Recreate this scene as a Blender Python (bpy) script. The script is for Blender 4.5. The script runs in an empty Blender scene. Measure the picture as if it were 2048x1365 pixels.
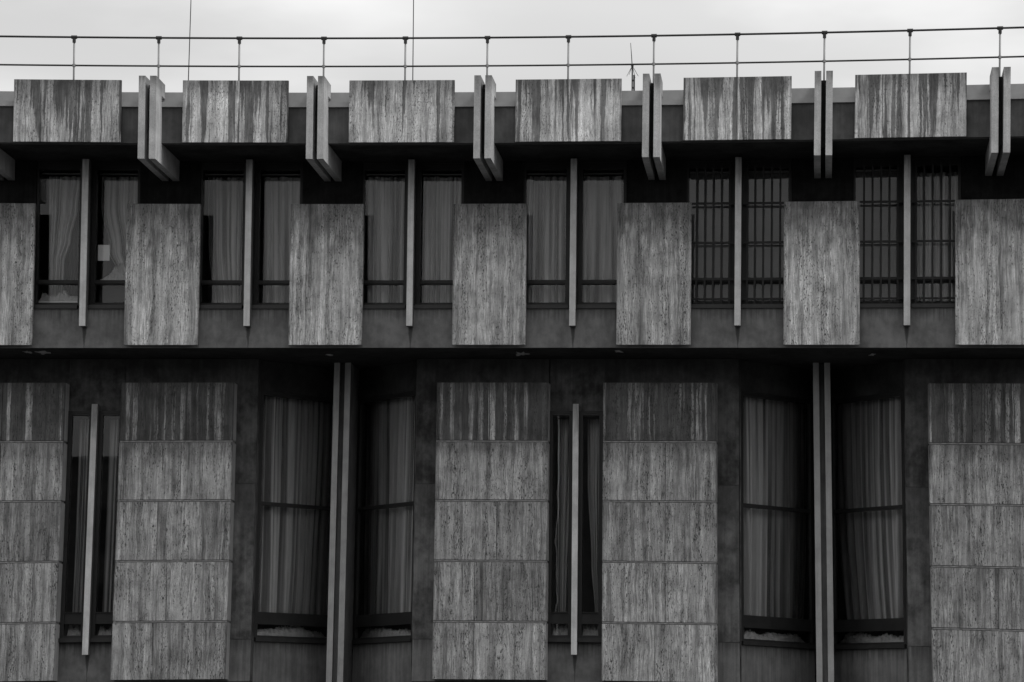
import bpy, math, random
from mathutils import Vector, Matrix, noise

random.seed(7)
S = bpy.context.scene
C = S.collection

# ------------------------------------------------------------------ camera
cam = bpy.data.objects.new('camera', bpy.data.cameras.new('camera'))
C.objects.link(cam)
cam.data.sensor_width = 36
cam.data.lens = 117.54
cam.data.clip_start = 0.5
cam.data.clip_end = 6000
YAW, PITCH, ROLL = 0.0936533, 0.1306080, 0.0117689
fw = Vector((-math.sin(YAW), math.cos(YAW), 0)); rt = Vector((math.cos(YAW), math.sin(YAW), 0)); up = Vector((0, 0, 1))
f2 = fw * math.cos(PITCH) + up * math.sin(PITCH); u2 = up * math.cos(PITCH) - fw * math.sin(PITCH)
r3 = rt * math.cos(ROLL) + u2 * math.sin(ROLL); u3 = u2 * math.cos(ROLL) - rt * math.sin(ROLL)
cam.matrix_world = Matrix(((r3.x, u3.x, -f2.x, 4.8856), (r3.y, u3.y, -f2.y, -58.3505), (r3.z, u3.z, -f2.z, 1.6282), (0, 0, 0, 1)))
S.camera = cam
S.render.resolution_x, S.render.resolution_y = 1024, 682

# ------------------------------------------------------------------ exposure, sky, sun
S.view_settings.view_transform = 'Standard'
S.view_settings.look = 'None'
S.view_settings.exposure = 0.0
S.view_settings.gamma = 1.0
S.cycles.max_bounces = 8
S.cycles.transparent_max_bounces = 12

SUN_EL, SUN_AZ = math.radians(56), math.radians(74)       # azimuth measured from the facade's normal towards the right
SKY_STRENGTH = 0.1


class G:
    """tiny helper for node graphs"""
    def __init__(s, nt): s.t = nt; s.L = nt.links
    def n(s, typ, **kw):
        nd = s.t.nodes.new(typ)
        for k, v in kw.items(): setattr(nd, k, v)
        return nd
    def put(s, sock, v):
        if isinstance(v, bpy.types.NodeSocket): s.L.new(v, sock)
        elif v is not None: sock.default_value = v
    def m(s, op, a, b=None, c=None, clamp=False):
        nd = s.n('ShaderNodeMath', operation=op, use_clamp=clamp)
        for i, v in enumerate((a, b, c)):
            if v is not None: s.put(nd.inputs[i], v)
        return nd.outputs[0]
    def add(s, a, b): return s.m('ADD', a, b)
    def mul(s, a, b): return s.m('MULTIPLY', a, b)
    def sub(s, a, b): return s.m('SUBTRACT', a, b)
    def ss(s, v, lo, hi, a=0.0, b=1.0):
        nd = s.n('ShaderNodeMapRange', interpolation_type='SMOOTHSTEP')
        s.put(nd.inputs[0], v); s.put(nd.inputs[1], lo); s.put(nd.inputs[2], hi); s.put(nd.inputs[3], a); s.put(nd.inputs[4], b)
        return nd.outputs[0]
    def lin(s, v, lo, hi, a=0.0, b=1.0):
        nd = s.n('ShaderNodeMapRange')
        s.put(nd.inputs[0], v); s.put(nd.inputs[1], lo); s.put(nd.inputs[2], hi); s.put(nd.inputs[3], a); s.put(nd.inputs[4], b)
        return nd.outputs[0]
    def xyz(s, x, y, z):
        nd = s.n('ShaderNodeCombineXYZ')
        for i, v in enumerate((x, y, z)): s.put(nd.inputs[i], v)
        return nd.outputs[0]
    def sep(s, v):
        nd = s.n('ShaderNodeSeparateXYZ'); s.put(nd.inputs[0], v); return nd.outputs
    def noise(s, vec, scale=1.0, detail=3.0, rough=0.55):
        nd = s.n('ShaderNodeTexNoise'); s.put(nd.inputs['Vector'], vec); nd.inputs['Scale'].default_value = scale
        nd.inputs['Detail'].default_value = detail; nd.inputs['Roughness'].default_value = rough
        return nd.outputs['Fac']
    def mix(s, f, a, b):
        return s.add(s.mul(a, s.sub(1.0, f)), s.mul(b, f))


W_ = bpy.data.worlds.new('World'); S.world = W_; W_.use_nodes = True
g = G(W_.node_tree); W_.node_tree.nodes.clear()
skyt = g.n('ShaderNodeTexSky', sky_type='NISHITA', sun_disc=False, sun_elevation=SUN_EL, sun_rotation=math.pi - SUN_AZ, air_density=1.0, dust_density=3.0)
bw = g.n('ShaderNodeRGBToBW'); g.L.new(skyt.outputs[0], bw.inputs[0])
tc = g.n('ShaderNodeTexCoord')
dx, dy, dz = g.sep(tc.outputs['Generated'])
elev = g.m('ABSOLUTE', dz)
cl = g.noise(g.xyz(g.mul(dx, 7.0), g.mul(dy, 3.0), g.mul(dz, 22.0)), 1.0, 5.0, 0.5)
cl2 = g.noise(g.xyz(g.add(g.mul(dx, 3.0), g.mul(dz, 9.0)), dy, g.mul(dz, 16.0)), 1.0, 2.0, 0.5)
cloud = g.add(g.ss(cl, 0.36, 0.66, 7.6, 9.9), g.ss(cl2, 0.44, 0.66, 0.0, 1.1))
bx = g.add(g.mul(g.add(dx, 0.150), 24.0), g.mul(g.sub(cl, 0.5), 1.2)); bz = g.add(g.mul(g.add(g.sub(dz, 0.232), g.mul(g.add(dx, 0.150), 0.22)), 75.0), g.mul(g.sub(cl2, 0.5), 1.2))
bank = g.m('POWER', 2.718, g.mul(g.add(g.mul(bx, bx), g.mul(bz, bz)), -1.0))           # a paler bank of cloud to the left
cloud = g.add(cloud, g.mul(bank, 2.3))
cloud = g.mul(cloud, g.lin(elev, 0.14, 0.24, 1.09, 0.95))
cloud = g.mul(cloud, g.lin(elev, 0.30, 0.9, 1.0, 1.45))                    # thin overcast, brighter overhead
col = g.mix(0.85, bw.outputs[0], cloud)
bg = g.n('ShaderNodeBackground'); g.put(bg.inputs[0], col); bg.inputs[1].default_value = SKY_STRENGTH
wo = g.n('ShaderNodeOutputWorld'); g.L.new(bg.outputs[0], wo.inputs[0])

sl = bpy.data.lights.new('sun', 'SUN'); sl.energy = 2.3; sl.angle = math.radians(16); sl.color = (1, 1, 1)
sun = bpy.data.objects.new('sun', sl); C.objects.link(sun)
sd = Vector((math.sin(SUN_AZ) * math.cos(SUN_EL), -math.cos(SUN_AZ) * math.cos(SUN_EL), math.sin(SUN_EL)))
sun.rotation_euler = sd.to_track_quat('Z', 'Y').to_euler(); sun.location = sd * 80


# ------------------------------------------------------------------ materials
def new_mat(name):
    m = bpy.data.materials.new(name); m.use_nodes = True; m.node_tree.nodes.clear()
    return m, G(m.node_tree)


def finish(g, val, rough=0.8, bump=None, bdist=0.01, bstr=0.5, metal=0.0, spec=0.3):
    p = g.n('ShaderNodeBsdfPrincipled')
    g.put(p.inputs['Base Color'], val if not isinstance(val, float) else (val, val, val, 1))
    g.put(p.inputs['Roughness'], rough); p.inputs['Metallic'].default_value = metal
    p.inputs['Specular IOR Level'].default_value = spec
    if bump is not None:
        b = g.n('ShaderNodeBump'); b.inputs['Strength'].default_value = bstr; b.inputs['Distance'].default_value = bdist
        g.put(b.inputs['Height'], bump); g.L.new(b.outputs[0], p.inputs['Normal'])
    o = g.n('ShaderNodeOutputMaterial'); g.L.new(p.outputs[0], o.inputs[0])
    return p


def coords(g):
    tc = g.n('ShaderNodeTexCoord')
    oi = g.n('ShaderNodeObjectInfo')
    cr, cg, cb = [g.n('ShaderNodeSeparateColor') for _ in range(1)][0], None, None
    g.L.new(oi.outputs['Color'], cr.inputs[0])
    return g.sep(tc.outputs['Object']), g.sep(tc.outputs['Generated']), cr.outputs, oi


def travertine(tone=1.0):
    # object colour carries: red = seed, green = drip streaks, blue = soot, alpha = seam position
    m, g = new_mat('travertine' if tone == 1 else 'darker_travertine')  # a lower tone gives the darker stone of the columns
    (x, y, z), (gx, gy, gz), (cr, cg, cb), oi = coords(g)
    sx = g.mul(cr, 97.3); sz = g.mul(cr, 41.7)
    X = g.add(x, sx); Z = g.add(z, sz)
    al = oi.outputs['Alpha']
    side = g.m('GREATER_THAN', gx, al)                       # two slabs meet at the seam
    X = g.add(X, g.mul(side, 5.31))
    warp = g.sub(g.noise(g.xyz(g.mul(X, 2.2), 0.0, g.mul(Z, 1.3)), 1.0, 3.0), 0.5)
    Xw = g.add(X, g.mul(warp, 0.10))
    band = g.noise(g.xyz(g.mul(Xw, 8.5), y, g.mul(Z, 0.32)), 1.0, 5.0, 0.62)
    wide = g.noise(g.xyz(g.mul(Xw, 2.9), y, g.mul(Z, 0.38)), 1.0, 2.0, 0.5)
    fine = g.noise(g.xyz(g.mul(Xw, 68.0), g.mul(y, 30.0), g.mul(Z, 5.0)), 1.0, 3.0, 0.6)
    grit = g.noise(g.xyz(g.mul(X, 150.0), g.mul(y, 80.0), g.mul(Z, 70.0)), 1.0, 2.0, 0.6)
    band2 = g.noise(g.xyz(g.mul(Xw, 23.0), y, g.mul(Z, 0.85)), 1.0, 4.0, 0.65)
    band = g.add(g.mul(band, 0.6), g.mul(band2, 0.4))
    v = g.add(g.ss(band, 0.34, 0.66, 0.25, 0.74), g.lin(wide, 0.3, 0.7, -0.12, 0.12))
    v = g.mul(v, g.mul(g.lin(g.m('FRACT', g.mul(cr, 7.31)), 0.0, 1.0, 0.86, 1.14), tone))
    v = g.mul(v, g.mix(side, 1.0, g.lin(g.m('FRACT', g.mul(cr, 23.7)), 0.0, 1.0, 0.84, 1.08)))
    rgh = g.noise(g.xyz(g.mul(Xw, 4.5), 7.0, g.mul(Z, 0.4)), 1.0, 2.0, 0.5)       # some veins are open and coarse, some dense and smooth
    fine = g.add(0.5, g.mul(g.sub(fine, 0.5), g.ss(rgh, 0.36, 0.6, 0.35, 1.25)))
    v = g.mul(v, g.lin(fine, 0.30, 0.70, 0.56, 1.38))
    v = g.mul(v, g.lin(grit, 0.28, 0.72, 0.76, 1.24))
    # open pores, gathered in veins
    vein = g.noise(g.xyz(g.mul(Xw, 5.5), 3.0, g.mul(Z, 0.5)), 1.0, 3.0, 0.6)
    pn = g.noise(g.xyz(g.mul(Xw, 78.0), g.mul(y, 30.0), g.mul(Z, 19.0)), 1.0, 2.0, 0.55)
    thr = g.lin(vein, 0.35, 0.65, 0.70, 0.555)
    pit = g.ss(g.sub(pn, thr), 0.0, 0.035)
    pn2 = g.noise(g.xyz(g.mul(Xw, 22.0), 5.0, g.mul(Z, 5.0)), 1.0, 2.0, 0.5)
    pit = g.m('MAXIMUM', pit, g.ss(pn2, 0.75, 0.77))
    v = g.mix(g.mul(pit, 0.86), v, 0.035)
    # rain run-off streaks
    wz = g.sub(g.noise(g.xyz(g.mul(X, 4.0), 9.0, g.mul(Z, 2.6)), 1.0, 3.0), 0.5)
    wz2 = g.sub(g.noise(g.xyz(g.mul(X, 28.0), 9.0, g.mul(Z, 16.0)), 1.0, 2.0), 0.5)
    Xd = g.add(X, g.add(g.mul(wz, 0.06), g.mul(wz2, 0.02)))
    d1 = g.noise(g.xyz(g.mul(Xd, 8.5), 1.7, g.mul(Z, 0.4)), 1.0, 2.0, 0.45)
    d2 = g.noise(g.xyz(g.mul(Xd, 21.0), 2.7, g.mul(Z, 0.3)), 1.0, 2.0, 0.5)
    dn = g.add(g.mul(d1, 0.62), g.mul(d2, 0.38))
    dthr = g.sub(0.645, g.mul(g.lin(gz, 0.0, 1.0, 0.64, 1.06), g.mul(cg, 0.155)))
    drip = g.ss(g.sub(dn, dthr), -0.016, 0.036)
    drip = g.mul(drip, g.ss(cg, 0.0, 0.1))
    v = g.mix(g.mul(drip, 0.76), v, 0.055)
    # soot that has settled from the top edge, with paler washed runs
    sn = g.noise(g.xyz(g.mul(Xd, 9.5), 4.4, g.mul(Z, 0.12)), 1.0, 3.0, 0.5)
    wash = g.mul(g.ss(sn, 0.515, 0.60), g.ss(g.noise(g.xyz(g.mul(X, 5.0), 8.0, g.mul(Z, 1.7)), 1.0, 2.0, 0.5), 0.32, 0.55, 0.35, 1.0))
    fuzz = g.noise(g.xyz(g.mul(X, 9.0), 6.0, g.mul(Z, 2.2)), 1.0, 3.0, 0.55)
    top = g.ss(g.add(gz, g.mul(g.sub(fuzz, 0.5), 0.75)), 0.58, 0.98)
    full = g.ss(cb, 0.5, 0.9)
    soot = g.m('MAXIMUM', g.mul(top, g.m('MINIMUM', g.mul(cb, 1.6), 0.75)), g.mul(full, g.sub(1.0, g.mul(wash, 0.85))))
    v = g.mix(g.mul(soot, 0.84), v, 0.05)
    # seam line
    ln = g.ss(g.m('ABSOLUTE', g.sub(gx, al)), 0.0015, 0.004, 0.75, 0.0)
    v = g.mul(v, g.sub(1.0, g.mul(ln, g.m('LESS_THAN', al, 0.99))))
    # dark grime right along the borders
    ed = g.m('MINIMUM', g.m('MINIMUM', gx, g.sub(1.0, gx)), 1.0)
    v = g.mul(v, g.ss(g.add(ed, g.mul(g.sub(fuzz, 0.5), 0.03)), 0.0, 0.022, 0.66, 1.0))
    mot = g.noise(g.xyz(g.mul(X, 3.2), 2.0, g.mul(Z, 2.4)), 1.0, 5.0, 0.65)
    v = g.mul(v, g.ss(mot, 0.34, 0.60, 0.74, 1.08))
    h = g.sub(g.mul(fine, 0.3), g.mul(pit, 1.0))
    finish(g, v, 0.85, h, 0.006, 0.6, spec=0.15)
    return m


def concrete(name, lo, hi, streak=0.25, drip=False, sill=False, grain=0.14, fade=0.0):
    m, g = new_mat(name)
    (x, y, z), (gx, gy, gz), (cr, cg, cb), oi = coords(g)
    o = g.mul(oi.outputs['Random'], 63.0)
    X = g.add(x, o); Z = g.add(z, o)
    big = g.noise(g.xyz(g.mul(X, 1.6), g.mul(y, 1.6), g.mul(Z, 1.6)), 1.0, 5.0, 0.6)
    mid = g.noise(g.xyz(g.mul(X, 7.0), g.mul(y, 7.0), g.mul(Z, 5.0)), 1.0, 4.0, 0.6)
    st = g.noise(g.xyz(g.mul(X, 14.0), g.mul(y, 14.0), g.mul(Z, 0.5)), 1.0, 3.0, 0.55)
    gr = g.noise(g.xyz(g.mul(X, 110.0), g.mul(y, 110.0), g.mul(Z, 110.0)), 1.0, 2.0, 0.6)
    v = g.ss(g.add(g.mul(big, 0.65), g.mul(mid, 0.35)), 0.33, 0.67, lo, hi)
    v = g.mul(v, g.lin(st, 0.3, 0.7, 1 - streak, 1 + streak))
    v = g.mul(v, g.lin(gr, 0.25, 0.75, 1 - grain, 1 + grain))
    if drip:       # run-off stain under the mullion that ends at the object's origin
        wob = g.mul(g.sub(g.noise(g.xyz(0.0, 1.0, g.mul(Z, 9.0)), 1.0, 2.0), 0.5), 0.03)
        wid = g.ss(z, -0.40, 0.0, 0.010, 0.055)
        k = g.ss(g.m('ABSOLUTE', g.add(x, wob)), g.mul(wid, 0.4), wid, 1.0, 0.0)
        k = g.mul(k, g.ss(z, -0.55, 0.0, 0.55, 0.85))
        k = g.mul(k, g.m('LESS_THAN', z, 0.02))
        v = g.mix(k, v, 0.04)
    if sill:       # dirt washed off the sill above
        run = g.noise(g.xyz(g.mul(X, 17.0), 3.0, g.mul(Z, 0.4)), 1.0, 3.0, 0.6)
        k = g.ss(g.add(gz, g.mul(g.sub(run, 0.5), 0.9)), 0.62, 1.12)
        v = g.mix(g.mul(k, 0.75), v, 0.05)
    if fade:       # top darkening: painted soffit shade on walls and mullions, stain on fins
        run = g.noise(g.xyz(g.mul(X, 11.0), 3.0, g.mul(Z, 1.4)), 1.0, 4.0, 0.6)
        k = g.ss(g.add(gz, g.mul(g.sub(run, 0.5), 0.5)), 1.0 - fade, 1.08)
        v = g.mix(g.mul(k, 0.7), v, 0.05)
    finish(g, v, 0.9, mid, 0.01, 0.25, spec=0.12)
    return m


def plain(name, val, rough=0.5, metal=0.0, var=0.2, spec=0.3, sc=6.0):
    m, g = new_mat(name)
    (x, y, z), (gx, gy, gz), c, oi = coords(g)
    n = g.noise(g.xyz(x, y, z), sc, 4.0, 0.6)
    finish(g, g.lin(n, 0.25, 0.75, val * (1 - var), val * (1 + var)), g.lin(n, 0.3, 0.7, max(rough - .1, .05), min(rough + .1, 1)), metal=metal, spec=spec)
    return m


def cloth(name, val, transl=0.15, sheer=0.85):
    m, g = new_mat(name)
    (x, y, z), (gx, gy, gz), c, oi = coords(g)
    n = g.noise(g.xyz(g.mul(x, 14.0), g.mul(y, 14.0), g.mul(z, 1.5)), 1.0, 3.0, 0.5)
    wv = g.noise(g.xyz(x, y, z), 160.0, 1.0, 0.5)
    v = g.mul(g.lin(n, 0.3, 0.7, val * 0.86, val * 1.1), g.lin(wv, 0.3, 0.7, 0.93, 1.07))
    d = g.n('ShaderNodeBsdfDiffuse'); g.put(d.inputs[0], v)
    t = g.n('ShaderNodeBsdfTranslucent'); g.put(t.inputs[0], v)
    mx = g.n('ShaderNodeMixShader'); mx.inputs[0].default_value = transl
    g.L.new(d.outputs[0], mx.inputs[1]); g.L.new(t.outputs[0], mx.inputs[2])
    if sheer:      # open weave: denser where a fold turns edge-on
        ge = g.n('ShaderNodeNewGeometry'); dp = g.n('ShaderNodeVectorMath', operation='DOT_PRODUCT')
        g.L.new(ge.outputs['Normal'], dp.inputs[0]); g.L.new(ge.outputs['Incoming'], dp.inputs[1])
        cs = g.m('MAXIMUM', g.m('ABSOLUTE', dp.outputs['Value']), 0.08)
        uv = g.n('ShaderNodeUVMap'); uv.uv_map = 'pleats'
        us, vs, _z = g.sep(uv.outputs[0])
        pl = g.noise(g.xyz(g.mul(us, 1.5), g.mul(vs, 0.4), 0.0), 1.0, 2.0, 0.55)      # pleats lie double or single along the cloth
        tr = g.m('POWER', g.ss(pl, 0.36, 0.62, sheer, 0.06), g.m('DIVIDE', 1.0, cs))
        tp = g.n('ShaderNodeBsdfTransparent'); m2 = g.n('ShaderNodeMixShader'); g.put(m2.inputs[0], tr)
        g.L.new(mx.outputs[0], m2.inputs[1]); g.L.new(tp.outputs[0], m2.inputs[2]); mx = m2
    o = g.n('ShaderNodeOutputMaterial'); g.L.new(mx.outputs[0], o.inputs[0])
    return m


def glass(name='window_glass', k=1.2, tint=0.92):
    m, g = new_mat(name)
    (x, y, z), _, c, oi = coords(g)
    fr = g.n('ShaderNodeFresnel'); fr.inputs[0].default_value = 1.5
    t = g.n('ShaderNodeBsdfTransparent'); t.inputs[0].default_value = (tint, tint, tint, 1)
    gl = g.n('ShaderNodeBsdfGlossy'); gl.inputs['Roughness'].default_value = 0.0
    n = g.noise(g.xyz(x, y, z), 1.1, 2.0, 0.5)
    b = g.n('ShaderNodeBump'); b.inputs['Strength'].default_value = 0.03; b.inputs['Distance'].default_value = 0.02
    g.put(b.inputs['Height'], n); g.L.new(b.outputs[0], gl.inputs['Normal'])
    mx = g.n('ShaderNodeMixShader'); g.put(mx.inputs[0], g.m('MULTIPLY', fr.outputs[0], k, clamp=True))
    g.L.new(t.outputs[0], mx.inputs[1]); g.L.new(gl.outputs[0], mx.inputs[2])
    o = g.n('ShaderNodeOutputMaterial'); g.L.new(mx.outputs[0], o.inputs[0])
    return m


M = dict(
    travertine=travertine(), travertine_low=travertine(0.76),
    fin=concrete('fin_concrete', 0.34, 0.50, 0.12, grain=0.30, fade=0.25),
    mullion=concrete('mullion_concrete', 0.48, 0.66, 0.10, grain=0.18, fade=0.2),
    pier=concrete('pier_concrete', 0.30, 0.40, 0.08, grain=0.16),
    wall=concrete('wall_concrete', 0.03, 0.13, 0.2, fade=0.42),  # dark base and darker top: soffit shade put into the colour
    wall_low=concrete('lower_wall_concrete', 0.05, 0.18, 0.2, fade=0.45),  # paler copy for the wall farther below the painted soffit shade
    shaded_wall=concrete('shaded_wall_concrete', 0.010, 0.024, 0.2),  # near-black base paints the deep shade under the soffit
    shaded_body=concrete('shaded_body_concrete', 0.10, 0.16, 0.1),  # darker copy for fin and mullion bodies: side shade painted in
    fascia=concrete('fascia_concrete', 0.07, 0.12, 0.12, sill=True),
    spandrel=concrete('spandrel_concrete', 0.11, 0.21, 0.05, drip=True, sill=True),
    apron=concrete('apron_concrete', 0.13, 0.20, 0.22, sill=True),
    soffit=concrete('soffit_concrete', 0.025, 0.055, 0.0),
    dark=plain('dark_backing', 0.03, 0.9, var=0.4),
    joint=plain('joint_stone', 0.26, 0.9, var=0.5, sc=14),
    coping=plain('coping_metal', 0.33, 0.55, var=0.14, sc=3),
    frame=plain('bronze_frame', 0.022, 0.42, var=0.25),
    sill=plain('sill_metal', 0.03, 0.4, var=0.3),
    steel=plain('rail_steel', 0.025, 0.5, metal=0.0, var=0.3),
    post=plain('galvanised_post', 0.22, 0.5, metal=0.2, var=0.2),
    bar=plain('grille_paint', 0.02, 0.5),
    glass=glass(),
    curtain=cloth('curtain_cloth', 0.78), voile=cloth('voile_cloth', 0.80, 0.15, 0.72), drape=cloth('dark_drape_cloth', 0.10, 0.2, 0.3), linen=cloth('crumpled_linen', 0.6, 0.1, 0),
    paper=plain('paper', 0.85, 0.8, var=0.03),
    slat=plain('blind_slat', 0.26, 0.6, var=0.08),
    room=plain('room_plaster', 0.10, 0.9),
    cobweb=plain('flaked_paint', 0.4, 0.9, var=0.4),
    roofing=plain('roof_felt', 0.12, 0.9),
    asphalt=concrete('asphalt', 0.04, 0.06, 0.0),
    facing=concrete('street_render', 0.12, 0.2, 0.1),
)


# ------------------------------------------------------------------ geometry helpers
# Lens pincushion put into the facade, spreading from its middle: K per square metre.
CX, CZ, K = -0.78, 9.57, 2.236e-4


def W(p):
    x, y, z = p
    a, b = x - CX, z - CZ
    s = 1 + K * min(a * a + b * b, 260.0)
    return Vector((CX + a * s, y, CZ + b * s))


class MB:
    def __init__(s): s.v, s.f = [], []
    def prism(s, ring, x0, x1):
        """closed ring of (y, z), counter-clockwise seen from +x, swept along x in steps"""
        n = max(1, int(math.ceil((x1 - x0) / 1.0))); b = len(s.v); k = len(ring)
        for i in range(n + 1):
            x = x0 + (x1 - x0) * i / n
            s.v += [(x, y, z) for y, z in ring]
        for i in range(n):
            for j in range(k):
                a, c = b + i * k + j, b + i * k + (j + 1) % k
                s.f.append((a, c, c + k, a + k))
        s.f.append(tuple(b + j for j in reversed(range(k)))); s.f.append(tuple(b + n * k + j for j in range(k)))
        return s
    def box(s, x0, x1, y0, y1, z0, z1):
        return s.prism([(y0, z0), (y0, z1), (y1, z1), (y1, z0)][::-1], x0, x1)
    def plan(s, pts, z0, z1):
        """plan outline (x, y) raised from z0 to z1"""
        b = len(s.v); k = len(pts)
        s.v += [(x, y, z0) for x, y in pts] + [(x, y, z1) for x, y in pts]
        for j in range(k): s.f.append((b + j, b + (j + 1) % k, b + k + (j + 1) % k, b + k + j))
        s.f.append(tuple(b + j for j in reversed(range(k)))); s.f.append(tuple(b + k + j for j in range(k)))
        return s
    def bar(s, A, B, t, z0, z1):
        """wall-like bar on plan from A to B, thickness t to the back"""
        d = Vector((B[0] - A[0], B[1] - A[1])).normalized(); n = Vector((-d.y, d.x)) * t
        return s.plan([A, B, (B[0] + n.x, B[1] + n.y), (A[0] + n.x, A[1] + n.y)], z0, z1)
    def quad(s, a, b, c, d):
        k = len(s.v); s.v += [a, b, c, d]; s.f.append((k, k + 1, k + 2, k + 3)); return s
    def tube(s, pts, r, n=8, r1=None):
        b = len(s.v); pts = [Vector(p) for p in pts]
        for i, p in enumerate(pts):
            d = (pts[min(i + 1, len(pts) - 1)] - pts[max(i - 1, 0)]).normalized()
            a = d.orthogonal().normalized(); c = d.cross(a)
            rr = r if r1 is None else r + (r1 - r) * i / (len(pts) - 1)
            for j in range(n):
                t = 2 * math.pi * j / n; q = p + (a * math.cos(t) + c * math.sin(t)) * rr; s.v.append(tuple(q))
        for i in range(len(pts) - 1):
            for j in range(n):
                p, q = b + i * n + j, b + i * n + (j + 1) % n
                s.f.append((p, q, q + n, p + n))
        s.f.append(tuple(b + j for j in reversed(range(n)))); s.f.append(tuple(b + (len(pts) - 1) * n + j for j in range(n)))
        return s
    def build(s, name, mat, parent=None, origin=None, smooth=False, warp=True):
        vs = [W(p) if warp else Vector(p) for p in s.v]
        if origin is not None: o = W(origin) if warp else Vector(origin)
        else:
            lo = [min(v[i] for v in vs) for i in range(3)]; hi = [max(v[i] for v in vs) for i in range(3)]
            o = Vector([(a + b) / 2 for a, b in zip(lo, hi)])
        me = bpy.data.meshes.new(name); me.from_pydata([tuple(v - o) for v in vs], [], s.f); me.update()
        if smooth: me.polygons.foreach_set('use_smooth', [True] * len(me.polygons))
        me.materials.append(mat)
        ob = bpy.data.objects.new(name, me); C.objects.link(ob)
        if parent is not None:
            ob.parent = parent
            w = Vector((0, 0, 0)); p = parent
            while p is not None: w += p.location; p = p.parent
            o = o - w
        ob.location = o
        return ob


def empty(name, loc, label=None, cat=None, group=None, parent=None, kind=None):
    o = bpy.data.objects.new(name, None); C.objects.link(o); o.empty_display_size = 0.3
    o.location = loc
    if parent: o.parent = parent
    return tag(o, label, cat, group, kind)


def tag(o, label=None, cat=None, group=None, kind=None):
    if label: o['label'] = label
    if cat: o['category'] = cat
    if group: o['group'] = group
    if kind: o['kind'] = kind
    return o


def stone(o, drip=0.0, soot=0.0, seam=1.0):
    o.color = (random.random(), drip, soot, seam); return o


# ------------------------------------------------------------------ setting
gm = MB(); gm.quad((-2500, -2500, 0), (2500, -2500, 0), (2500, 2500, 0), (-2500, 2500, 0))
tag(gm.build('ground', M['asphalt'], warp=False), kind='structure')

# ------------------------------------------------------------------ the building
B = empty('office_building', (-0.7, 8.0, 0.0), 'dark modernist concrete building clad in streaked stone slabs with projecting fins', 'building')
XL, XR = -15.2, 14.2
BAYS = list(range(-2, 8))
cbay = lambda i: -8.69 + 3.0 * i

# roof level: fascia, coping, soffit, slab
MB().box(XL, XR, 0.55, 0.75, 12.989, 13.64).build('fascia', M['fascia'], B)
cp = MB(); cp.prism([(0.50, 13.64), (0.85, 13.64), (0.85, 13.735), (0.50, 13.727)], XL - .03, XR + .03)
cp.prism([(0.81, 13.735), (1.15, 13.735), (1.15, 13.965), (0.81, 13.965)], XL - .03, XR + .03)
cpo = cp.build('coping', M['coping'], B)
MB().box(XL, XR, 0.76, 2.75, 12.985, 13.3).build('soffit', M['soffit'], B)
MB().box(XL, XR, 0.78, 13.8, 13.31, 13.74).build('roof', M['roofing'], B)

# top row of cladding panels
TOP_DRIP = {-2: .7, -1: .8, 0: .98, 1: .95, 2: 1.0, 3: .92, 4: .88, 5: .9, 6: .7, 7: .7}
TOP_SEAM = {0: 1.0, 1: .54, 2: .51, 3: 1.0, 4: .5, 5: .49}
for i in range(-1, 7):
    x = -9.626 + 3 * i
    p = stone(MB().box(x, x + 1.899, .442, .505, 12.988, 14.11).build('cladding_panel', M['travertine'], B), TOP_DRIP[i], 0.34, TOP_SEAM.get(i, 1.0))
    MB().box(x + .25, x + 1.65, .506, .548, 13.05, 13.6).build('fixing_rail', M['dark'], p)
    MB().box(x + .12, x + 1.78, .507, .80, 13.74, 14.05).build('back_stiffener', M['soffit'], p)

# paired roof fins
for i in range(-2, 7):
    x = -7.326 + 3 * i
    ff = MB().box(x + .115, x + .199, .33, .548, 12.80, 14.0).box(x + .115, x + .199, .549, 2.3, 12.80, 12.984).build('fin_spacer', M['dark'], B)
    for a in (0.0, .198):
        ring = [(0, 12.606), (2.28, 12.606), (2.28, 12.983), (.548, 12.983), (.548, 13.639), (.498, 13.639), (.498, 13.84), (.808, 13.84), (.808, 14.10), (0, 14.10)]
        MB().prism(ring, x + a, x + a + .115).build('roof_fin', M['fin'], B)

# upper storey: wall between windows, spandrels, mullions, mid panels
for i in BAYS:
    c = cbay(i)
    MB().box(c + .955, c + 3 - .935, 2.30, 2.6, 10.2, 12.984).build('wall_pier', M['shaded_wall'], B)
    mx = -8.614 + 2.984 * i
    MB().box(c - 1.5 + .003, c + 1.5 - .003, 1.93, 2.2, 9.46, 10.175).build('spandrel', M['spandrel'], B, origin=(mx, 1.93, 9.83))
    mu = MB().box(mx - .0545, mx + .0545, 1.7605, 1.929, 9.838, 12.91).build('mullion', M['shaded_body'], B)
    MB().box(mx - .0555, mx + .0555, 1.72, 1.76, 9.837, 12.911).build('facing', M['mullion'], mu)  # pale strip added in front; the darker body paints the shaded sides
    if i < 7:
        x = -7.861 + 3 * i
        p = stone(MB().box(x, x + 1.345, 1.768, 1.85, 9.494, 12.094).build('cladding_panel', M['travertine'], B), 0.0, 0.44)
        MB().box(x + .2, x + 1.145, 1.8505, 1.928, 9.55, 10.1).box(x + .5, x + .845, 1.8505, 2.218, 10.3, 11.9).build('fixing_rail', M['dark'], p)
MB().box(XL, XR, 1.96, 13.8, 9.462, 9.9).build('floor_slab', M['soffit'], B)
MB().box(XL, XR, 2.0, 3.0, 9.452, 9.4605).box(XL, XR, 3.0, 6.0, 9.453, 9.4605).build('soffit', M['soffit'], B)


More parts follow.
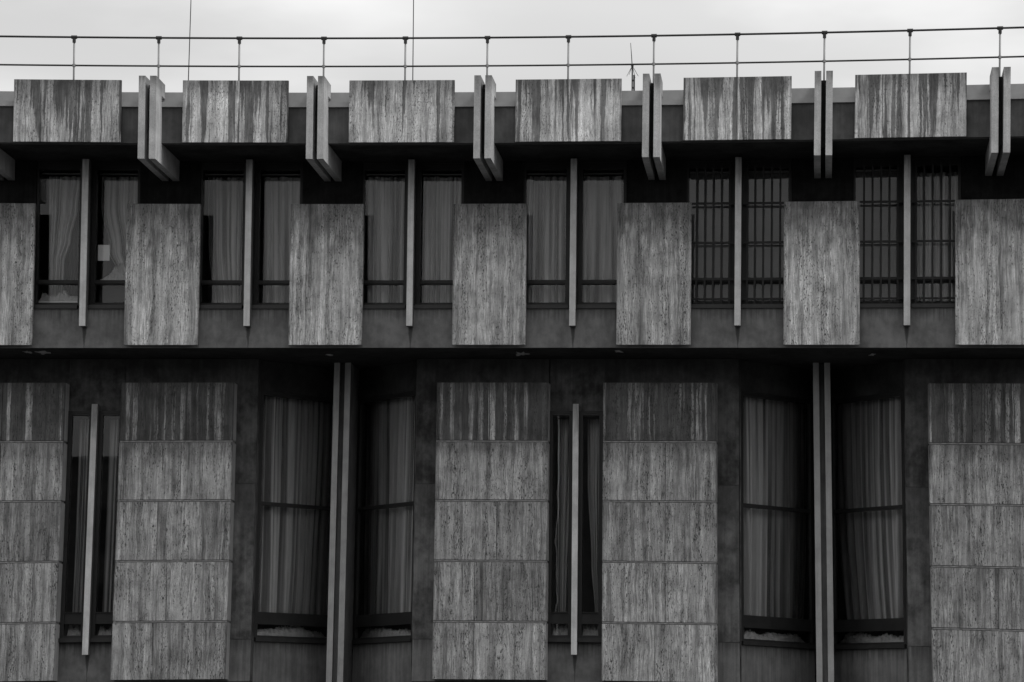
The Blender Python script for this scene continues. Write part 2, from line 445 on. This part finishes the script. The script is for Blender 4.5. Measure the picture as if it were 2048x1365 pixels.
def upper_window(i, bars):
    c = cbay(i)
    for s, (a, b) in enumerate(((-.90, -.155), (.15, .90))):
        x0, x1 = c + a, c + b
        f = MB()
        o0, o1 = (c - .945, c - .06) if s == 0 else (c + .075, c + .95)
        f.box(o0, x0, 2.36, 2.48, 10.25, 12.95).box(x1, o1, 2.36, 2.48, 10.25, 12.95)
        f.box(x0, x1, 2.36, 2.48, 12.83, 12.95).box(x0, x1, 2.37, 2.48, 10.694, 10.774).box(x0, x1, 2.36, 2.48, 10.25, 10.352)
        f.box(x0 + .005, x1 - .005, 2.355, 2.369, 10.715, 10.73)
        w = f.build('window', M['frame'], B)
        MB().quad((x0, 2.43, 10.774), (x1, 2.43, 10.774), (x1, 2.43, 12.83), (x0, 2.43, 12.83)).build('pane', M['glass'], w)
        MB().quad((x0, 2.431, 10.352), (x1, 2.431, 10.352), (x1, 2.431, 10.694), (x0, 2.431, 10.694)).build('pane', M['glass'], w)
        MB().box(o0 + .002, o1 - .002, 1.90, 2.42, 10.178, 10.249).build('sill', M['sill'], w)
        if bars:
            br = MB()
            vx = [c + t for t in ((-.75, -.6, -.45, -.3, -.155) if s == 0 else (.165, .304, .454, .605, .757))]
            for x in vx: br.box(x - .017, x + .017, 2.213, 2.247, 10.285, 12.90)
            e0, e1 = (c - .92, c - .05) if s == 0 else (c + .06, c + .94)
            for z, t in ((12.135, .036), (11.41, .036), (10.735, .045), (10.375, .032)): br.box(e0, e1, 2.208, 2.252, z, z + t)
            for x in (e0, e1 - .03):
                for z in (12.138, 10.378): br.box(x, x + .03, 2.2525, 2.359, z, z + .03)
            br.build('security_grille', M['bar'], w)
    MB().box(c - .059, c + .074, 1.94, 2.49, 10.25, 12.95).build('window_post', M['frame'], B)
    MB().box(c - .954, c + .954, 2.36, 2.62, 12.952, 12.9835).build('window_head', M['frame'], B)


for i in BAYS: upper_window(i, i in (4, 5))

# lower storey ------------------------------------------------------------
YW = 3.50
COLS = [-11.286, -8.171, -2.286, .82, 6.714, 9.829]
JZ = [3.513, 4.551, 5.656, 6.767, 7.868, 8.962]
for n, x in enumerate(COLS):
    core = MB().box(x + .012, x + 2.078, 3.19, YW, 3.53, 8.955).build('cladding_column', M['joint'], B)
    for k in range(5):
        z0, z1 = JZ[k], JZ[k + 1] - (.022 if k < 4 else 0)
        p = stone(MB().box(x, x + 2.09, 3.153, 3.189, z0 + (.022 if k else 0), z1).build('cladding_panel', M['travertine_low'], core),
                  0.0, {4: .95, 3: .34, 2: .1}.get(k, 0.0), random.choice([1.0, .46, .55, 1.0, .36]))
        # return slabs on the two flanks
        MB().box(x - .002, x + .0115, 3.1895, YW, z0 + (.022 if k else 0), z1).build('return_slab', M['pier'], p)
        MB().box(x + 2.0785, x + 2.092, 3.1895, YW, z0 + (.022 if k else 0), z1).build('return_slab', M['pier'], p)
    for k in range(1, 5):
        MB().box(x + .005, x + 2.085, 3.160, 3.1885, JZ[k] - .011, JZ[k] + .011).build('joint_strip', M['joint'], core)

# wall behind the columns, in storey-high precast pieces with open joints
CH = [-13.2, -8.69, -4.19, .31, 4.81, 9.31, 13.81]
NARROW = [-8.68, .30, 9.31]
BIG = [-4.196, 4.808]
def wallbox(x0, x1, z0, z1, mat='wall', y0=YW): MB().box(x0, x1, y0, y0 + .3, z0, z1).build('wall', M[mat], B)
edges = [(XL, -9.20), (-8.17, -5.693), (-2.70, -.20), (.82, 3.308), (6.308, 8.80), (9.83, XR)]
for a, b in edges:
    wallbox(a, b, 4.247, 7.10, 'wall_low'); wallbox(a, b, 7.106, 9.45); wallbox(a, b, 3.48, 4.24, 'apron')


def narrow_window(c):
    x0, x1 = c - .52, c + .52
    wallbox(x0 + .002, x1 - .002, 8.475, 9.449, 'wall')
    MB().box(x0 + .002, x1 - .002, YW + .02, YW + .3, 3.48, 4.205).build('wall', M['spandrel'], B, origin=(c, YW + .02, 3.975))
    mu = MB().box(c - .052, c + .052, 3.3405, YW - .046, 3.976, 8.581).build('mullion', M['shaded_body'], B)
    MB().box(c - .053, c + .053, 3.30, 3.34, 3.975, 8.582).build('facing', M['mullion'], mu)  # added pale front; side shade is in the body colour
    for s, (o0, o1, a, b) in enumerate(((c - .519, c - .03, c - .44, c - .13), (c + .03, c + .519, c + .125, c + .43))):
        f = MB(); y0, y1 = YW - .03, YW + .14
        f.box(o0, a, y0, y1, 4.21, 8.47).box(b, o1, y0, y1, 4.21, 8.47).box(a, b, y0, y1, 8.385, 8.47)
        f.box(a, b, y0 + .02, y1, 4.555, 4.735).box(a, b, y0, y1, 4.21, 4.33)
        f.box(a, b, y0 - .012, y0 + .019, 4.736, 4.752).box(a, b, y0 - .012, y0 + .019, 4.538, 4.553).box(a - .02, b + .02, y0 - .014, y0 - .001, 8.425, 8.44)
        w = f.build('window', M['frame'], B)
        MB().quad((a, y0 + .05, 4.735), (b, y0 + .05, 4.735), (b, y0 + .05, 8.385), (a, y0 + .05, 8.385)).build('pane', M['glass'], w)
        MB().quad((a, y0 + .05, 4.33), (b, y0 + .05, 4.33), (b, y0 + .05, 4.555), (a, y0 + .05, 4.555)).build('pane', M['glass'], w)
        MB().box(o0, o1, YW - .10, y0 - .015, 4.207, 4.28).build('sill', M['sill'], w)


for c in NARROW: narrow_window(c)


def v_window(c):
    """two tall lights folded back into a recess behind a pair of deep concrete fins"""
    J, A = 1.475, .16
    yj, ya = 3.72, 5.18
    for s in (-1, 1):
        P, Q = (c + s * J, yj), (c + s * A, ya)
        if s > 0: P, Q = Q, P
        seg = lambda mb, t0, t1, back, th, z0, z1: mb.bar(
            (P[0] + (Q[0] - P[0]) * t0 + nn.x * back, P[1] + (Q[1] - P[1]) * t0 + nn.y * back),
            (P[0] + (Q[0] - P[0]) * t1 + nn.x * back, P[1] + (Q[1] - P[1]) * t1 + nn.y * back), th, z0, z1)
        d = Vector((Q[0] - P[0], Q[1] - P[1])).normalized(); nn = Vector((-d.y, d.x))
        f = MB()
        seg(f, 0, .035, 0, .12, 4.21, 8.88); seg(f, .965, 1, 0, .12, 4.21, 8.88)
        seg(f, .0351, .9649, 0, .12, 8.80, 8.88); seg(f, .0351, .9649, 0, .12, 6.735, 6.80)
        seg(f, .0351, .9649, .01, .11, 4.545, 4.755); seg(f, .0351, .9649, 0, .12, 4.21, 4.325)
        seg(f, .0351, .9649, -.012, .02, 4.53, 4.543)
        w = f.build('window', M['frame'], B)
        def pane(z0, z1):
            a = Vector(P) + nn * .06; b = Vector(Q) + nn * .06
            a, b = a + (b - a) * .03, a + (b - a) * .97
            MB().quad((a.x, a.y, z0), (b.x, b.y, z0), (b.x, b.y, z1), (a.x, a.y, z1)).build('pane', M['glass'], w)
        pane(4.755, 6.735); pane(6.80, 8.80); pane(4.325, 4.545)
        sb = MB(); seg(sb, 0.001, .999, -.05, .05 - .001, 4.215, 4.285); sb.build('sill', M['sill'], w)
        ap = MB(); seg(ap, 0.0, 1.0, .0, .25, 3.475, 4.208); ap.build('wall', M['apron'], B)
        hd = MB(); seg(hd, 0.0, 1.0, .0, .25, 8.883, 9.4495); hd.build('wall', M['soffit'], B)
        # reveal between wall face and window
        xj = c + s * 1.496
        MB().box(min(xj, c + s * J), max(xj, c + s * J), YW + .05, 4.1, 3.476, 9.449).build('reveal', M['wall'], B)
    for a in (-.157, .05):
        pf = MB().box(c + a + .004, c + a + .109, 4.1005, 5.40, 0.0, 9.448).build('pier_fin', M['shaded_body'], B)
        MB().box(c + a + .003, c + a + .11, 4.06, 4.10, 0.0, 9.449).build('facing', M['pier'], pf)  # added pale front strip, with shade painted into the fin body behind
    MB().box(c - .0475, c + .0515, 4.2, 5.40, 0.0, 9.448).build('pier_spacer', M['apron'], B)


for c in BIG: v_window(c)

# ledge under the storey, recessed ground floor, back and side walls, rooms
MB().box(XL, XR, 5.2, 13.8, 3.44, 3.74).build('floor_slab', M['soffit'], B)
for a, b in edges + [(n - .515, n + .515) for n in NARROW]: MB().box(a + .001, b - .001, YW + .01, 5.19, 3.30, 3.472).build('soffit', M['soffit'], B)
MB().box(XL, XR, 6.2, 6.5, 0, 3.43).build('wall', M['wall'], B)
MB().box(XL, XL + .25, 2.4, 13.8, 3.75, 13.30).box(XR - .25, XR, 2.4, 13.8, 3.75, 13.30).build('end_wall', M['wall'], B)
MB().box(XL + .26, XR - .26, 13.5, 13.8, 0, 13.30).build('back_wall', M['wall'], B)
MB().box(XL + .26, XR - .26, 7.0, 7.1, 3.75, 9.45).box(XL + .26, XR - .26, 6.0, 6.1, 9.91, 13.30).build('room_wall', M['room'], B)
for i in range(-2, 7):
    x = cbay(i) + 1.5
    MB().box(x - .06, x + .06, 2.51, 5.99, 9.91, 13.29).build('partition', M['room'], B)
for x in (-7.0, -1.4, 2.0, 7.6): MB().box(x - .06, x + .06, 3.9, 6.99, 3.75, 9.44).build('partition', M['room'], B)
# pale scars on the ledge soffit where the coating has flaked
for x, y, r in ((-9.75, 2.45, .10), (-9.5, 2.5, .16), (-4.28, 2.85, .10), (-.68, 2.75, .17), (1.15, 2.4, .09), (5.72, 2.85, .08)):
    mb = MB(); k = 22; b0 = len(mb.v)
    rad = [r * (0.35 + 1.0 * random.random()) for _ in range(k)]
    ring = [(x + .8 * rad[j] * math.cos(6.2832 * j / k), y + 1.6 * rad[j] * math.sin(6.2832 * j / k)) for j in range(k)]
    mb.plan(ring, 9.446, 9.4505); mb.build('flaked_patch', M['cobweb'], B)

# ------------------------------------------------------------------ roof railing
RP = [-11.78, -10.27, -8.782, -7.253, -5.785, -4.238, -2.743, -1.24, .239, 1.79, 3.29, 4.833, 6.326, 7.868, 9.37, 10.88]
R = empty('guard_rail', (-.7, 1.4, 13.74), 'thin two-bar steel guard rail with slim posts along the roof edge', 'railing')
for x in RP:
    p = MB().tube([(x, 1.4, 13.75), (x, 1.4, 15.04)], .017).build('post', M['post'], R, smooth=True)
    MB().tube([(x, 1.4, 14.985), (x, 1.4, 15.07)], .030, 10).tube([(x - .05, 1.4, 15.085), (x + .05, 1.4, 15.085)], .034, 10).build('clamp', M['steel'], p)
    MB().tube([(x, 1.4, 14.545), (x, 1.4, 14.59)], .03, 10).build('collar', M['post'], p)
    MB().box(x - .06, x + .06, 1.34, 1.46, 13.742, 13.758).build('base_plate', M['steel'], p)
for nm, z, r in (('top_rail', 15.085, .019), ('middle_rail', 14.567, .0165)):
    pts = [(x + t * 1.5, 1.4, z) for x in [-12.3 + 1.5 * k for k in range(16)] for t in (0, .5)]
    MB().tube(pts, r).build(nm, M['steel'], R, smooth=True)

# lightning rods and aerial standing on the roof
for nm, xa, xb, lab in (('a', -7.025, -6.925, 'thin dark lightning rod leaning slightly right above the second stone slab from the left'),
                       ('b', -2.797, -2.803, 'thin dark lightning rod standing upright above the third stone slab from the left')):
    e = empty('lightning_rod', W((xa, 3.0, 13.74)), lab, 'lightning rod', 'lightning rods on the roof')
    MB().tube([(xa, 3.0, 13.76), (xa + (xb - xa) * .5, 3.0, 16.0), (xb + (xb - xa) * .1, 3.0, 18.6)], .011, 6, .007).build('rod', M['steel'], e)
    MB().tube([(xa, 3.0, 13.741), (xa, 3.0, 13.80)], .05, 10).build('foot', M['steel'], e)
A = empty('aerial', W((1.26, 4.0, 13.74)), 'small roof aerial with a whip and drooping rods beside a thicker stub mast', 'antenna')
MB().tube([(1.256, 4, 13.741), (1.252, 4, 15.11)], .013).build('mast', M['steel'], A)
MB().tube([(1.297, 4.0, 13.741), (1.288, 4.0, 14.92)], .017).box(1.255, 1.296, 3.99, 4.01, 14.66, 14.69).box(1.255, 1.296, 3.99, 4.01, 14.80, 14.83).build('stub_mast', M['steel'], A)
MB().tube([(1.250, 4, 15.08), (1.232, 4, 15.32), (1.214, 4, 15.53)], .010, 6, .005).build('whip', M['steel'], A)
MB().tube([(1.252, 4, 15.08), (1.252, 4, 15.13)], .026).build('hub', M['steel'], A)
for ex, ey in ((1.147, 4.0), (1.367, 4.0), (1.20, 3.86), (1.30, 4.15)):
    MB().tube([(1.252, 4, 15.095), (ex, ey, 14.895)], .006, 6, .004).build('ground_rod', M['steel'], A)


# ------------------------------------------------------------------ things behind the glass
def curtain(name, PL, PR, z0, z1, folds, label, seed, amp=.09, mat='curtain', el=None, er=None, group=None, gather=0.0, cat='curtain', nu=None):
    """cloth hung between plan points PL and PR; el/er(t) move its left/right edge (fraction of width) with height t = 0 top .. 1 bottom"""
    rnd = random.Random(seed); nv = 30; nu = nu or folds * 14
    ph = []; a = 0
    wts = [rnd.uniform(.55, 1.6) for _ in range(folds)]; tot = sum(wts); acc = 0; kn = [0]
    for w in wts: acc += w / tot; kn.append(acc)
    hts = [rnd.choice((.3, .6, .9, 1.1, 1.5)) * rnd.uniform(.8, 1.2) for _ in range(folds)]; skw = [rnd.uniform(.6, 1.6) for _ in range(folds)]
    d = Vector((PR[0] - PL[0], PR[1] - PL[1])); L = d.length; dn = d.normalized(); nn = Vector((-dn.y, dn.x))
    mb = MB()
    for iv in range(nv + 1):
        t = iv / nv; z = z1 + (z0 - z1) * t
        e0 = el(t) if el else 0.0; e1 = er(t) if er else 1.0
        for iu in range(nu + 1):
            u = iu / nu
            j = 0
            while j < folds - 1 and u > kn[j + 1]: j += 1
            q = (u - kn[j]) / (kn[j + 1] - kn[j])
            us = u + .012 * math.sin(3 * t + 9 * u + seed) * t
            off = amp * hts[j] * (1 - abs(2 * q ** skw[j] - 1) ** 2.6) * (.7 + .5 * t)
            off += min(.02, L * .02) * noise.noise(Vector((u * 5 + seed, t * 2.2, seed * .7)))
            zz = z
            if gather and t > 1 - gather:
                s = (t - 1 + gather) / gather
                off += -.05 * s * (.5 + noise.noise(Vector((u * 9 + seed, 3.3, t * 9))))
                zz += .02 * s * noise.noise(Vector((u * 16, t * 12, seed)))
            p = d * (e0 + (e1 - e0) * us)
            mb.v.append((PL[0] + p.x + nn.x * (.06 - off), PL[1] + p.y + nn.y * (.06 - off), zz))
    for iv in range(nv):
        for iu in range(nu):
            k = iv * (nu + 1) + iu; mb.f.append((k + nu + 1, k + nu + 2, k + 1, k))
    o = mb.build(name, M[mat], smooth=True)
    uvl = o.data.uv_layers.new(name='pleats'); sd0 = rnd.uniform(0, 90)
    for lp in o.data.loops:
        iv, iu = divmod(lp.vertex_index, nu + 1); uvl.data[lp.index].uv = (sd0 + iu / nu * folds, iv / nv + seed)
    return tag(o, label, cat, group)


def heap(PL, PR, z, h, dep, label, seed, prof=None, group='fabric heaps on the window sills', mat='linen'):
    """crumpled cloth lying along PL-PR on level z"""
    nu, nv = 120, 40; mb = MB(); d = Vector((PR[0] - PL[0], PR[1] - PL[1])); dn = d.normalized(); nn = Vector((-dn.y, dn.x))
    for iu in range(nu + 1):
        u = iu / nu
        hh = h * (prof(u) if prof else 1) * (.72 + .55 * noise.noise(Vector((u * 4.2 + seed, seed * 1.3, 0))))
        hh = max(hh, .004) * min(1, 14 * u + .06, 14 * (1 - u) + .06)
        for iv in range(nv + 1):
            a = math.pi * iv / nv
            q = u * (PR[0] - PL[0] if abs(PR[0] - PL[0]) > .4 else .5)
            cr = 1 + 1.1 * (.42 - 2 * abs(noise.noise(Vector((q * 13 + a * 1.9 + seed, a * 2.4, seed))))) \
                + .42 * (.45 - 2 * abs(noise.noise(Vector((q * 30 - a * 5, a * 3.2, seed + 4)))))
            off = dep * (.5 - .5 * math.cos(a) * (.8 + .2 * cr))
            p = d * u + nn * off
            mb.v.append((PL[0] + p.x, PL[1] + p.y, z + max(0.0, hh * math.sin(a) * cr)))
    for iu in range(nu):
        for iv in range(nv):
            k = iu * (nv + 1) + iv; mb.f.append((k, k + nv + 1, k + nv + 2, k + 1))
    return tag(mb.build('fabric_heap', M[mat], smooth=True), label, 'fabric', group)


YC = 2.70
def light(i, s): c = cbay(i); return (c - .91, c - .12) if s == 0 else (c + .14, c + .93)
CG = 'pale curtains in the upper windows'
sm = lambda t: t * t * (3 - 2 * t)
def piece(v, pts):
    for (a, b), (c, d) in zip(pts, pts[1:]):
        if v <= c: return b + (d - b) * sm((v - a) / (c - a))
    return pts[-1][1]
x0, x1 = light(0, 0)
curtain('curtain', (x0, YC), (x1, YC), 10.40, 12.76, 6, 'pale curtain pinched aside by a dark drape in the leftmost upper window', 3,
        er=lambda t: piece(t, [(0, .86), (.25, .80), (.5, .66), (.68, .52), (1, .50)]), el=lambda t: .12 + .06 * t, group=CG)
curtain('curtain', (x0, YC + .20), (x1, YC + .20), 10.40, 12.76, 7, 'dark drape with a ragged edge behind the pale curtain of the leftmost upper window', 5,
        mat='drape', el=lambda t: .42 + .05 * math.sin(9 * t))
heap((x0 + .02, 2.49), (x1 - .02, 2.49), 10.40, .17, .22, 'crumpled white fabric on the white ledge of the leftmost upper window', 11, lambda u: .55 + .6 * math.exp(-((u - .58) / .17) ** 2) + .35 * math.exp(-((u - .1) / .08) ** 2))
tag(MB().box(x0 + .02, x1 - .005, 2.485, 2.72, 10.353, 10.398).build('window_board', M['paper']), 'white board along the bottom of the leftmost upper window', 'board')
x0, x1 = light(0, 1)
curtain('curtain', (x0, YC), (x1, YC), 10.93, 12.76, 6, 'pale curtain swept to the right above a fabric heap, beside a paper sheet', 8,
        el=lambda t: piece(t, [(0, .02), (.3, .02), (.75, .22), (1, .46)]), group=CG)
curtain('curtain', (x0, YC + .2), (x1, YC + .2), 10.70, 12.76, 5, 'dark inner net curtain behind the paper sheet in the leftmost upper window', 9, mat='drape')  # inner net made of the dark drape cloth
heap((x0 + .03, 2.50), (x1, 2.50), 10.775, .30, .30, 'large heap of crumpled white fabric beside a paper sheet', 21, lambda u: piece(u, [(0, .15), (.22, .35), (.45, .85), (.7, 1.15), (1, 1.0)]))
tag(MB().box(x0 + .03, x1 - .01, 2.485, 2.86, 10.71, 10.773).build('window_board', M['drape']), 'dark shelf board carrying the large fabric heap', 'board')
tag(MB().box(x0 + .01, x1, 2.74, 2.78, 10.30, 10.70).build('lining_panel', M['frame']), 'black panel closing the low pane under the large fabric heap', 'panel')
tag(MB().box(-8.512, -8.298, 2.445, 2.447, 11.145, 11.44).build('paper_sheet', M['paper']), 'blank white paper sheet taped inside a window pane', 'paper')

cur = [
    (1, 0, 9, 31, 'pale curtain with close even folds in the second upper window, left pane', lambda t: .04 + .16 * piece(t, [(0, 0), (.5, .2), (1, 1)]), None),
    (1, 1, 7, 32, 'flat pale curtain flaring to the left in the second upper window, right pane', lambda t: .02 + .10 * t, None),
    (2, 0, 9, 33, 'pale curtain with fine folds in the third upper window, left pane', lambda t: .0 + .04 * sm(t), None),
    (2, 1, 10, 34, 'greyish curtain with many thin folds in the third upper window, right pane', None, None),
    (3, 0, 10, 35, 'pale curtain with sharp folds in the fourth upper window, left pane', None, None),
    (3, 1, 4, 36, 'nearly flat pale curtain with a few slanting folds in the fourth upper window', None, None),
    (5, 1, 8, 37, 'pale curtain behind the grille bars of the right-hand barred window', None, None),
]
for i, s, n, sd_, lab, el, er in cur:
    n = max(4, n - 3)
    x0, x1 = light(i, s)
    curtain('curtain', (x0, YC), (x1, YC), 10.36, 12.76, n, lab, sd_, el=el, er=er, group=CG, gather=.12 if i < 4 else 0, amp=.10 if n > 5 else .12)
# curtain tracks seen above the headings
for i in range(0, 4):
    for s in (0, 1):
        x0, x1 = light(i, s)
        MB().box(x0 + .02, x1 - .02, 2.52, 2.545, 12.765, 12.785).build('curtain_track', M['slat'], B)
# slatted blinds behind the grilles
for i, s, lab in ((4, 0, 'closed slatted blind behind bars, left pane of the first barred window'),
                  (4, 1, 'closed slatted blind behind bars, right pane of the first barred window'),
                  (5, 0, 'closed slatted blind behind bars, left pane of the last barred window')):
    x0, x1 = light(i, s); mb = MB(); z = 12.72
    while z > 10.42:
        mb.prism([(2.54, z), (2.575, z + .038), (2.578, z + .036), (2.543, z - .002)], x0 + .02, x1 - .02); z -= .034
    e = empty('window_blind', W((cbay(i) + (-.5 if s == 0 else .53), 2.56, 10.36)), lab, 'blind', 'slatted blinds behind the grilles')
    mb.build('slats', M['slat'], e)
    MB().box(x0 + .02, x1 - .02, 2.53, 2.585, 12.762, 12.80).build('head_rail', M['slat'], e)
    MB().box(x0 + .02, x1 - .02, 2.54, 2.575, 10.362, 10.384).build('bottom_rail', M['slat'], e)

# narrow windows
NG = 'curtains in the narrow windows'
for c, a, b, n, sd_, lab, el, er in (
        (NARROW[0], -.42, -.1, 4, 51, 'dim straight curtain behind the left pane of the left narrow window', lambda t: .05, None),
        (NARROW[0], .15, .5, 4, 52, 'dim straight curtain behind the right pane of the left narrow window', None, None),
        (NARROW[1], -.40, -.06, 5, 53, 'curtain drawn together at the foot in the middle narrow window, left pane', lambda t: .05 + .1 * t, lambda t: .95 - .30 * sm(t)),
        (NARROW[1], .12, .47, 4, 54, 'curtain pulled aside to the right in the middle narrow window, right pane', lambda t: piece(t, [(0, .15), (.3, .18), (.75, .42), (1, .62)]), lambda t: .95 - .05 * t)):
    curtain('curtain', (c + a, YW + .40), (c + b, YW + .40), 4.76, 8.36, n, lab, sd_, el=el, er=er, group=NG, mat='curtain', amp=.06)
HG = 'fabric heaps on the window sills'
for c, a, b, sd_, lab in ((NARROW[0], -.42, -.12, 61, 'crumpled fabric low in the left narrow window, left of its mullion'),
                          (NARROW[0], .14, .45, 62, 'crumpled fabric low in the left narrow window, right of its mullion'),
                          (NARROW[1], -.43, -.13, 63, 'crumpled fabric low in the middle narrow window, left of its mullion'),
                          (NARROW[1], .13, .43, 64, 'crumpled fabric low in the middle narrow window, right of its mullion')):
    heap((c + a, YW + .16), (c + b, YW + .16), 4.335, .16, .2, lab, sd_)
# folded windows
for c, nm, sds in ((BIG[0], 'left', (71, 72)), (BIG[1], 'right', (73, 74))):
    J, A = 1.44, .2; yj, ya = 3.76, 5.15
    for s, side, sd_ in ((-1, 'left', sds[0]), (1, 'right', sds[1])):
        P, Q = Vector((c + s * J, yj)), Vector((c + s * A, ya))
        if s > 0: P, Q = Q, P
        nn = Vector((-(Q - P).y, (Q - P).x)).normalized()
        a, b = P + nn * .28, Q + nn * .28
        el = (lambda t: 0.0) if s < 0 else ((lambda t: -.13 + .05 * t) if c < 0 else (lambda t: -.15 + .19 * t * t))
        er = (lambda t: 1.13 - .08 * t * t) if s < 0 else (lambda t: 1.0)
        curtain('curtain', tuple(a), tuple(b), 4.70, 8.84, 15, 'tall pleated curtain in the %s half of the %s folded window' % (side, nm), sd_, el=el, er=er, amp=.10, mat='voile', group='tall curtains in the folded windows')
        a, b = P + nn * .08, Q + nn * .08
        heap(tuple(a + (b - a) * .02), tuple(a + (b - a) * .95), 4.328, .15, .2, 'crumpled fabric along the foot of the %s half of the %s folded window' % (side, nm), sd_ + 10)

# ------------------------------------------------------------------ the terrace across the street, mirrored in the lower panes
T = empty('terrace_building', (0, -86, 0), 'plain rendered terrace standing across the street behind the viewer', 'building')
for a, b, h in ((-70, -20, 16.0), (-19.9, -7.22, 19.6), (-7.1, 80, 19.6)):
    MB().box(a, b, -86.6 if a == -19.9 else -98, -86, 0, h).build('wall', M['facing'], T, warp=False)
    MB().box(a, b, -86.6 if a == -19.9 else -98, -85.9, h, h + .3).build('roof', M['roofing'], T, warp=False)
wm = MB()
for k in range(40):
    for r in range(8):
        x = -66 + k * 3.7
        if -22 < x < -18 or -9 < x < -6 or (x < -19 and r > 3) or r > 4: continue
        wm.box(x, x + 1.4, -85.99, -85.95, 1.5 + 3.4 * r, 3.6 + 3.4 * r)
tag(wm.build('windows', M['frame'], T, warp=False), kind='stuff')
